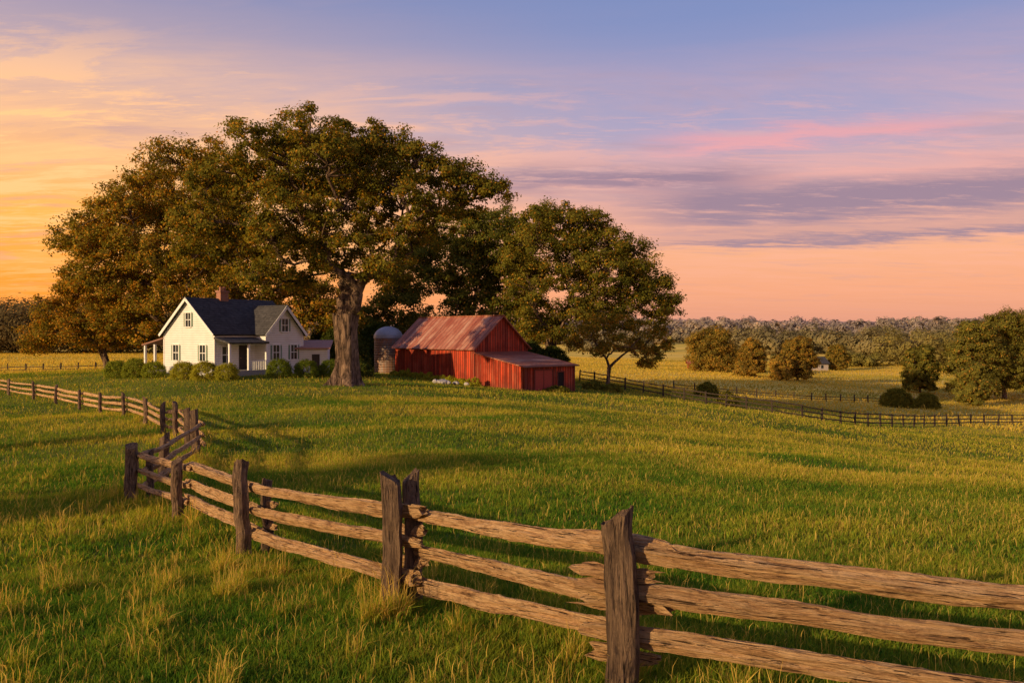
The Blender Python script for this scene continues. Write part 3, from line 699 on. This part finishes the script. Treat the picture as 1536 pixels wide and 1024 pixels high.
m=MB(); m.box(0,4.1,-2.0,-.02,-.4,.38); m.box(4.15,5.1,-2.3,-1.56,-.4,.18); m.obj('porch_floor',simple('porch_boards',(.35,.32,.29),.7),house)
for x in (.1,2.05,3.95):
    m=MB(); m.box(x-.09,x+.09,-1.96,-1.78,.38,2.72); m.obj('porch_column',M_trim,house)
m=MB(); m.box(0,4.1,-1.97,-1.85,2.72,2.79); m.obj('porch_beam',M_trim,house)
m=MB(); m.box(2.2,3.95,-1.92,-1.86,1.15,1.22); 
for k in range(9): m.box(2.3+k*.19,2.34+k*.19,-1.91,-1.87,.38,1.15)
m.obj('railing',M_trim,house)
m=MB(); m.slab((-.1,10.5,2.55),(3.7,10.5,2.55),(3.7,7.22,3.2),(-.1,7.22,3.2),.14); m.obj('porch_roof',simple('brown_porch_roof',(.22,.11,.08),.7),house)
for (x,y) in [(.1,8.7),(.1,10.2),(3.4,10.2)]:
    m=MB(); m.box(x-.09,x+.09,y-.09,y+.09,.2,2.55); m.obj('porch_column',M_trim,house)
m=MB(); m.box(0,3.6,7.22,10.35,-.4,.2); m.obj('porch_floor',M_stone,house)
ann=thing('outbuilding',(-18.8,74.0,g1(-18.8,74)),"small white outbuilding with faded red roof beside the farmhouse","shed",rotz=math.radians(8))
m=MB(); m.box(-1.2,1.6,0,2.6,-.5,2.35); m.obj('wall',M_white,ann)
m=MB(); m.slab((-1.5,-.35,2.4),(1.9,-.35,2.4),(1.9,2.9,3.1),(-1.5,2.9,3.1),.12); m.obj('roof',simple('faded_red_roofing',(.42,.22,.17),.7),ann)
m=MB(); m.box(.2,.9,-.04,.02,-.1,1.8); m.obj('door',M_door,ann)

# ------------------------------------------------------------------ barn
bz=-2.75
barn=thing('barn',(-3.75,80,bz),"weathered red board barn with rusty metal roof and attached lean-to shed","barn",rotz=math.radians(41))
mb=MB(); gable_wall(mb,0,7.04,0,14.6,3.95,7.1,'y',zb=-.8); mb.obj('wall',M_barn,barn)
mb=MB(); gable_roof(mb,0,7.04,0,14.95,3.95,7.1,'y',t=.1,ov=.4)
mb.box(3.40,3.64,-.42,14.98,7.18,7.27)
mb.obj('roof',M_rust,barn)
mb=MB(); mb.add([(0.02,-7.6,-.8),(6.5,-7.6,-.8),(6.5,-7.6,2.2),(0.02,-7.6,2.2),(0.02,-.02,-.8),(6.5,-.02,-.8),(6.5,-.02,3.35),(0.02,-.02,3.35)],[(0,1,2,3),(7,6,5,4),(1,5,6,2),(4,0,3,7),(3,2,6,7)])
mb.obj('shed_wall',M_barn,barn)
mb=MB(); mb.slab((-.35,-8.0,2.24),(6.9,-8.0,2.24),(6.9,-.03,3.5),(-.35,-.03,3.5),.09); mb.obj('shed_roof',M_rust,barn)
M_barntrim=simple('dark_red_boards',(.16,.032,.02),.8)
m=MB(); m.box(1.2,3.4,-7.67,-7.6,-.3,1.85); dd=m.obj('shed_doorway',simple('faded_red_door_boards',(.34,.055,.035),.85,6,.4),barn)
m=MB(); m.box(1.08,1.2,-7.70,-7.6,-.3,1.97); m.box(3.4,3.52,-7.70,-7.6,-.3,1.97); m.box(1.2,3.4,-7.70,-7.6,1.85,1.97); m.box(2.26,2.34,-7.69,-7.67,-.3,1.85); m.obj('frame',M_barntrim,dd)
m=MB(); m.box(4.2,5.0,-7.64,-7.6,-.3,1.6); dd=m.obj('shed_doorway',M_darkin,barn)  # flat dark panel painted as the shade inside an open doorway
m=MB(); m.box(4.1,4.2,-7.68,-7.6,-.3,1.7); m.box(5.0,5.1,-7.68,-7.6,-.3,1.7); m.box(4.2,5.0,-7.68,-7.6,1.6,1.7); m.obj('frame',M_barntrim,dd)
m=MB(); m.box(-.07,-.01,6.0,9.0,-.2,3.1); m.box(-.11,-.07,6.0,9.0,2.9,3.1); m.box(-.11,-.07,7.42,7.58,-.2,2.9); m.obj('door',M_barn,barn)
for bx_ in [(-.1,.06,-.1,.06,-.5,3.9),(6.98,7.12,-.1,.06,-.5,3.9),(-.06,.1,-7.66,-7.52,-.5,2.15),(6.42,6.56,-7.66,-7.52,-.5,2.15)]:
    m=MB(); m.box(*bx_); m.obj('corner_board',M_barntrim,barn)
silo=thing('silo',(-14.9,96,g1(-14.9,96)),"small rusty galvanised grain silo with domed cap beside the red barn","silo")
m=MB(); m.cyl(0,0,-.5,4.3,1.7,n=32); m.obj('wall',M_metal,silo)
m=MB()
for k in range(6):
    a0=k/6*math.pi/2; a1=(k+1)/6*math.pi/2; m.cyl(0,0,4.3+1.4*math.sin(a0),4.3+1.4*math.sin(a1),1.77*math.cos(a0),max(.05,1.77*math.cos(a1)),n=32)
m.obj('dome',simple('silo_cap_metal',(.36,.35,.37),.5,3,.2,.25),silo)
r=np.random.default_rng(5)
for i in range(14):
    x=-5.8+r.normal(0,.9); y=76.4+r.normal(0,.5)
    bm=bmesh.new(); bmesh.ops.create_icosphere(bm,subdivisions=2,radius=.36*r.uniform(.6,1.3))
    for v in bm.verts: v.co*=1+.25*math.sin(v.co.x*9+i)*math.cos(v.co.y*8+i*2); 
    for v in bm.verts: v.co.z*=.6
    me=bpy.data.meshes.new('field_stone'); bm.to_mesh(me); bm.free(); me.materials.append(M_stone)
    o=link(bpy.data.objects.new('field_stone',me)); o.location=(x,y,g1(x,y)+.2); o["label"]="pale rough field stone in a heap beside the barn"; o["category"]="stone"; o["group"]="stones heaped near the barn"
def cottage(x,y,w,d,h,rz,label,wm,rm):
    e=thing('farm_cottage',(x,y,g1(x,y)),label,"house",rotz=rz)
    m=MB(); gable_wall(m,0,w,0,d,h,h*1.85,'x'); m.obj('wall',wm,e)
    m=MB(); gable_roof(m,0,w,0,d,h,h*1.85,'x',ov=.4); m.obj('roof',rm,e)
    for a in (.2,.62):
        m=MB(); m.box(w*a,w*(a+.12),-.04,.02,h*.3,h*.75); m.obj('window',M_glass,e)
cottage(84,225,6,5,2.0,.2,"small pale cottage with grey roof far across the meadow",simple('greyed_plaster',(.42,.37,.33),.9),M_shingle)
cottage(47,212,4,3,1.6,-.1,"tiny red outbuilding by the valley trees",M_barn,M_rust)
round_tree(80,229,6,6,81,"russet round tree beside the distant cottage", cl=(.36,.26,.045), per=40)
round_tree(94,230,7,7,82,"russet round tree beside the distant cottage", cl=(.34,.26,.045), per=40)

# ------------------------------------------------------------------ grass
fpts=np.array([(p[0],p[1]) for p in FP])
def dist_fence(x,y):
    d=np.full(len(x),1e9)
    for a,b in zip(fpts[:-1],fpts[1:]):
        ab=b-a; t_=np.clip(((x-a[0])*ab[0]+(y-a[1])*ab[1])/(ab@ab),0,1)
        d=np.minimum(d,np.hypot(x-a[0]-t_*ab[0],y-a[1]-t_*ab[1]))
    return d
def grass(n,d0,d1,hm,wm,seed,hay=False):
    r=np.random.default_rng(seed)
    d=np.sqrt(r.uniform(d0*d0,d1*d1,n)); a=r.uniform(-.66,.66,n)
    if hay: k=(a<-.38)|(a>.03); d=d[k]; a=a[k]; n=len(a)
    x=d*np.sin(a); y=d*np.cos(a)
    tn=_snoise(x,y,1.3,21)*.5+_snoise(x,y,.41,22)*.5
    keep=r.uniform(-1.3,1.0,n)<tn+.6
    x,y,d,tn=x[keep],y[keep],d[keep],tn[keep]
    def loc(ox,oy,ang): c,s=math.cos(ang),math.sin(ang); return (x-ox)*c+(y-oy)*s, -(x-ox)*s+(y-oy)*c
    hx,hy=loc(-25.4,68,math.radians(57)); bx,by=loc(-3.75,80,math.radians(41))
    ok=~(((hx>-.3)&(hx<9.3)&(hy>-2.2)&(hy<10.6))|((bx>-.3)&(bx<7.3)&(by>-7.8)&(by<14.8)))
    x,y,d,tn=x[ok],y[ok],d[ok],tn[ok]; n=len(x)
    z=gz(x,y) if hay else gz_fast(x,y); df=dist_fence(x,y)
    big=_snoise(x,y,9,31); mid=_snoise(x,y,3.2,33); tuft=np.clip(_snoise(x,y,1.2,35)-.48,0,1)
    band=_snoise(x*.35+y*.1,y,13,41)
    far=np.clip((d-22)/35,0,1); rightw=np.clip((x+6)/22,0,1)
    nearf=np.exp(-(df/.9)**2)
    rough=np.where((y-8.0)<-(x+1.19)*1.35,1.0,0.0)
    gold=np.clip(tuft*(1.0*nearf+.6*rough)*2.1,0,1)
    ripe_lit=np.clip((.10+.80*band+.45*rightw+.32*far)*np.clip((d-7)/16,0.12,1),0,1)  # ripe grass; band contrast also paints lit and shaded strips
    if hay: ripe_lit=np.clip(.75+.6*_snoise(x*.3,y,60,43),0,1); gold=gold*0
    h=hm*r.uniform(.45,1.25,n)*(1+.3*np.clip(tn,-1,1.2)+.25*mid)*(1+1.2*gold+.1*nearf+.2*ripe_lit)
    w=wm*r.uniform(.6,1.3,n)
    broad=(r.uniform(0,1,n)<.09*(1+.8*np.clip(mid,-1,1)))&(d<27); w=np.where(broad,w*2.8,w); h=np.where(broad,h*.8,h)
    ph=r.uniform(0,6.28,n); lean=h*r.uniform(.15,.95,n); la=r.uniform(0,6.28,n)
    lx=np.cos(la)*lean+.08*h; ly=np.sin(la)*lean
    stalk=(r.uniform(0,1,n)<(.018+.14*gold+.05*ripe_lit))&~broad
    h=np.where(stalk,h*1.7,h); w_=np.where(stalk,.5,1.0)
    sx,sy=np.cos(ph)*w/2,np.sin(ph)*w/2
    V=np.empty((n,5,3),np.float32)
    V[:,0]=np.stack([x-sx*w_,y-sy*w_,z-.02],-1); V[:,1]=np.stack([x+sx*w_,y+sy*w_,z-.02],-1)
    w2=np.where(stalk,1.3,.8)*w_; mh=np.where(stalk,.74,.6)
    V[:,2]=np.stack([x+sx*w2+lx*.4,y+sy*w2+ly*.4,z+h*mh],-1); V[:,3]=np.stack([x-sx*w2+lx*.4,y-sy*w2+ly*.4,z+h*mh],-1)
    V[:,4]=np.stack([x+lx,y+ly,z+h*np.sqrt(np.clip(1-(lean/h*.7)**2,.3,1))],-1)
    f=np.clip(.16+.20*big+.14*mid+r.normal(0,.16,n)+.35*gold+.66*ripe_lit,0,1)[:,None]
    c=np.array([.085,.195,.020])*(1-f)+np.array([.50,.45,.045])*f
    c[broad]*=np.array([.75,1.0,1.0])
    dry=(r.uniform(0,1,n)<.03+.22*gold+.12*ripe_lit)|stalk
    c[dry]=np.array([.74,.52,.12])*r.uniform(.6,1.15,(dry.sum(),1))
    if hay: c=c*.5+np.array([.80,.54,.11])*.5*np.clip(.6+.5*ripe_lit,0,1)[:,None]
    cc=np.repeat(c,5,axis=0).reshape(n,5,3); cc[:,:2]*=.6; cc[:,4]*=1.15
    i=np.arange(n)*5
    return V.reshape(-1,3),cc.reshape(-1,3),np.stack([i,i+1,i+2,i+3],-1),np.stack([i+3,i+2,i+4],-1)
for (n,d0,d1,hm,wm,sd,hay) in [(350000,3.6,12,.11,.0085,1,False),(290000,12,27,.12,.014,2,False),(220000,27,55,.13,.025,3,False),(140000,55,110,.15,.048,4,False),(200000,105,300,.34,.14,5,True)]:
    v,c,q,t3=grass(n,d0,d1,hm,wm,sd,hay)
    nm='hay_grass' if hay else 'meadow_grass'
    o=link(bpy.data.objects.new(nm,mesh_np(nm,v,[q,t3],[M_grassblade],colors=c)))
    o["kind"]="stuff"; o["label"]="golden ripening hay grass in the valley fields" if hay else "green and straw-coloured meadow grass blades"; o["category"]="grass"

# ------------------------------------------------------------------ light, sky
SUN_EL=math.radians(14.5); sd=Vector((-.80,-.60,0)).normalized()
sdir=Vector((sd.x*math.cos(SUN_EL),sd.y*math.cos(SUN_EL),math.sin(SUN_EL)))
sun=bpy.data.lights.new('sun','SUN'); sun.energy=5.0; sun.angle=math.radians(.6); sun.color=(1.0,.69,.34)
so=link(bpy.data.objects.new('sun',sun)); so.rotation_mode='QUATERNION'; so.rotation_quaternion=sdir.to_track_quat('Z','Y'); so.location=(-30,-30,30)

world=bpy.data.worlds.new("World"); scene.world=world; world.use_nodes=True
nt=world.node_tree; nt.nodes.clear()
tc=N(nt,'ShaderNodeTexCoord'); nv=N(nt,'ShaderNodeVectorMath',operation='NORMALIZE'); L(nt,tc.outputs['Generated'],nv.inputs[0]); dv=nv.outputs[0]
s=N(nt,'ShaderNodeSeparateXYZ'); L(nt,dv,s.inputs[0]); x_,y_,z_=s.outputs
zc=math_(nt,'MAXIMUM',z_,0.0)
Rr=ramp(nt,zc,[(0,(.72,.30,.21)),(.05,(.90,.36,.19)),(.10,(.94,.42,.22)),(.16,(.72,.38,.34)),(.24,(.41,.36,.53)),(.36,(.21,.27,.52)),(1,(.10,.14,.32))])
Lr=ramp(nt,zc,[(0,(1.0,.27,.015)),(.06,(1.12,.36,.025)),(.13,(1.15,.50,.08)),(.20,(.98,.50,.22)),(.28,(.62,.42,.41)),(.38,(.26,.27,.46)),(1,(.10,.14,.32))])
lf=N(nt,'ShaderNodeMapRange',interpolation_type='SMOOTHSTEP'); L(nt,x_,lf.inputs[0]); lf.inputs[1].default_value=.25; lf.inputs[2].default_value=-.5
base=mixc(nt,lf.outputs[0],Rr,Lr)
den=math_(nt,'ADD',zc,.07)
cx=math_(nt,'DIVIDE',x_,den); cy=math_(nt,'DIVIDE',y_,den)
cb=N(nt,'ShaderNodeCombineXYZ'); L(nt,cx,cb.inputs[0]); L(nt,cy,cb.inputs[1])
def cl_noise(rz,sc,lc,scale,det,ro,di):
    q=N(nt,'ShaderNodeMapping'); q.inputs['Rotation'].default_value=(0,0,math.radians(rz)); q.inputs['Scale'].default_value=sc; q.inputs['Location'].default_value=lc; L(nt,cb.outputs[0],q.inputs[0])
    return noise(nt,q.outputs[0],scale,det,ro,di)
n1=cl_noise(10,(.32,1.0,1),(3.1,1.7,0),1.15,9,.64,.6)
n2=cl_noise(-8,(.8,2.2,1),(7.7,.4,0),1.3,10,.66,.5)
n3=cl_noise(-14,(1.3,3.8,1),(1.7,5.4,0),1.8,10,.70,.3)
hi=ramp(nt,n1,[(.46,(0,0,0)),(.59,(1,1,1))]); hi2=ramp(nt,n2,[(.50,(0,0,0)),(.60,(1,1,1))]); hi3=ramp(nt,n3,[(.52,(0,0,0)),(.63,(.9,.9,.9))])
fadeL=ramp(nt,zc,[(.02,(.15,.15,.15)),(.10,(.7,.7,.7)),(.22,(1,1,1)),(.28,(.6,.6,.6)),(.335,(.05,.05,.05)),(.5,(.03,.03,.03))])
wisp=math_(nt,'MULTIPLY',math_(nt,'MAXIMUM',math_(nt,'MULTIPLY',hi,math_(nt,'ADD',n3,.2)),math_(nt,'MULTIPLY',math_(nt,'MAXIMUM',hi2,hi3),.95)),fadeL)
pink=mixc(nt,lf.outputs[0],(1.0,.46,.34),(1.25,.66,.26))
wst=math_(nt,'MULTIPLY',wisp,math_(nt,'ADD',math_(nt,'MULTIPLY',lf.outputs[0],.5),.42))
base=mixc(nt,wst,base,pink)
dk=math_(nt,'MULTIPLY',math_(nt,'MULTIPLY',ramp(nt,n2,[(.36,(1,1,1)),(.46,(0,0,0))]),fadeL),.42)
base=mixc(nt,dk,base,(.50,.31,.35))
def gauss(v,c,w):
    t_=math_(nt,'DIVIDE',math_(nt,'SUBTRACT',v,c),w); return math_(nt,'EXPONENT',math_(nt,'MULTIPLY',math_(nt,'MULTIPLY',t_,t_),-1.0))
zz=math_(nt,'ADD',z_,math_(nt,'MULTIPLY',math_(nt,'SUBTRACT',n1,.5),.05))
zz=math_(nt,'ADD',zz,math_(nt,'MULTIPLY',math_(nt,'SUBTRACT',n3,.5),.05))
def side(a,b):
    q=N(nt,'ShaderNodeMapRange',interpolation_type='SMOOTHSTEP'); L(nt,x_,q.inputs[0]); q.inputs[1].default_value=a; q.inputs[2].default_value=b; return q.outputs[0]
b1=math_(nt,'MULTIPLY',math_(nt,'ADD',gauss(zz,.153,.024),math_(nt,'MULTIPLY',gauss(zz,.113,.008),.8)),side(.08,.26))
b2=math_(nt,'MULTIPLY',math_(nt,'MULTIPLY',gauss(zz,.190,.015),side(-.10,.03)),math_(nt,'SUBTRACT',1.0,side(.22,.36)))
bk=math_(nt,'MULTIPLY',math_(nt,'ADD',b1,math_(nt,'MULTIPLY',b2,.85)),ramp(nt,n3,[(.36,(.45,.45,.45)),(.47,(1.1,1.1,1.1))]),clamp=True)
edge=math_(nt,'MULTIPLY',math_(nt,'MULTIPLY',gauss(zz,.183,.009),side(-.05,.2)),.6)
base=mixc(nt,edge,base,(1.0,.46,.36))
base=mixc(nt,math_(nt,'MULTIPLY',bk,.95,clamp=True),base,(.32,.205,.28))
edge2=math_(nt,'MULTIPLY',math_(nt,'MULTIPLY',math_(nt,'MULTIPLY',gauss(zz,.224,.010),side(.12,.25)),math_(nt,'SUBTRACT',1.0,side(.42,.54))),.8)
base=mixc(nt,edge2,base,(.86,.37,.38))
bg=N(nt,'ShaderNodeBackground'); L(nt,base,bg.inputs[0]); bg.inputs[1].default_value=1.0
sky=N(nt,'ShaderNodeTexSky',sky_type='NISHITA'); sky.sun_disc=False; sky.sun_elevation=SUN_EL; sky.sun_rotation=math.atan2(sd.x,sd.y)
bg2=N(nt,'ShaderNodeBackground'); L(nt,sky.outputs[0],bg2.inputs[0]); bg2.inputs[1].default_value=.008
ad=N(nt,'ShaderNodeAddShader'); L(nt,bg.outputs[0],ad.inputs[0]); L(nt,bg2.outputs[0],ad.inputs[1])
wo=N(nt,'ShaderNodeOutputWorld'); L(nt,ad.outputs[0],wo.inputs[0])

cam=bpy.data.cameras.new('camera'); cam.lens=28; cam.sensor_width=36; cam.clip_end=20000; cam.clip_start=.05
co=link(bpy.data.objects.new('camera',cam)); co.location=(0,0,CAMZ); co.rotation_euler=(math.radians(90-.575),0,0)
scene.camera=co
scene.view_settings.view_transform='Standard'; scene.view_settings.look='None'; scene.view_settings.exposure=0
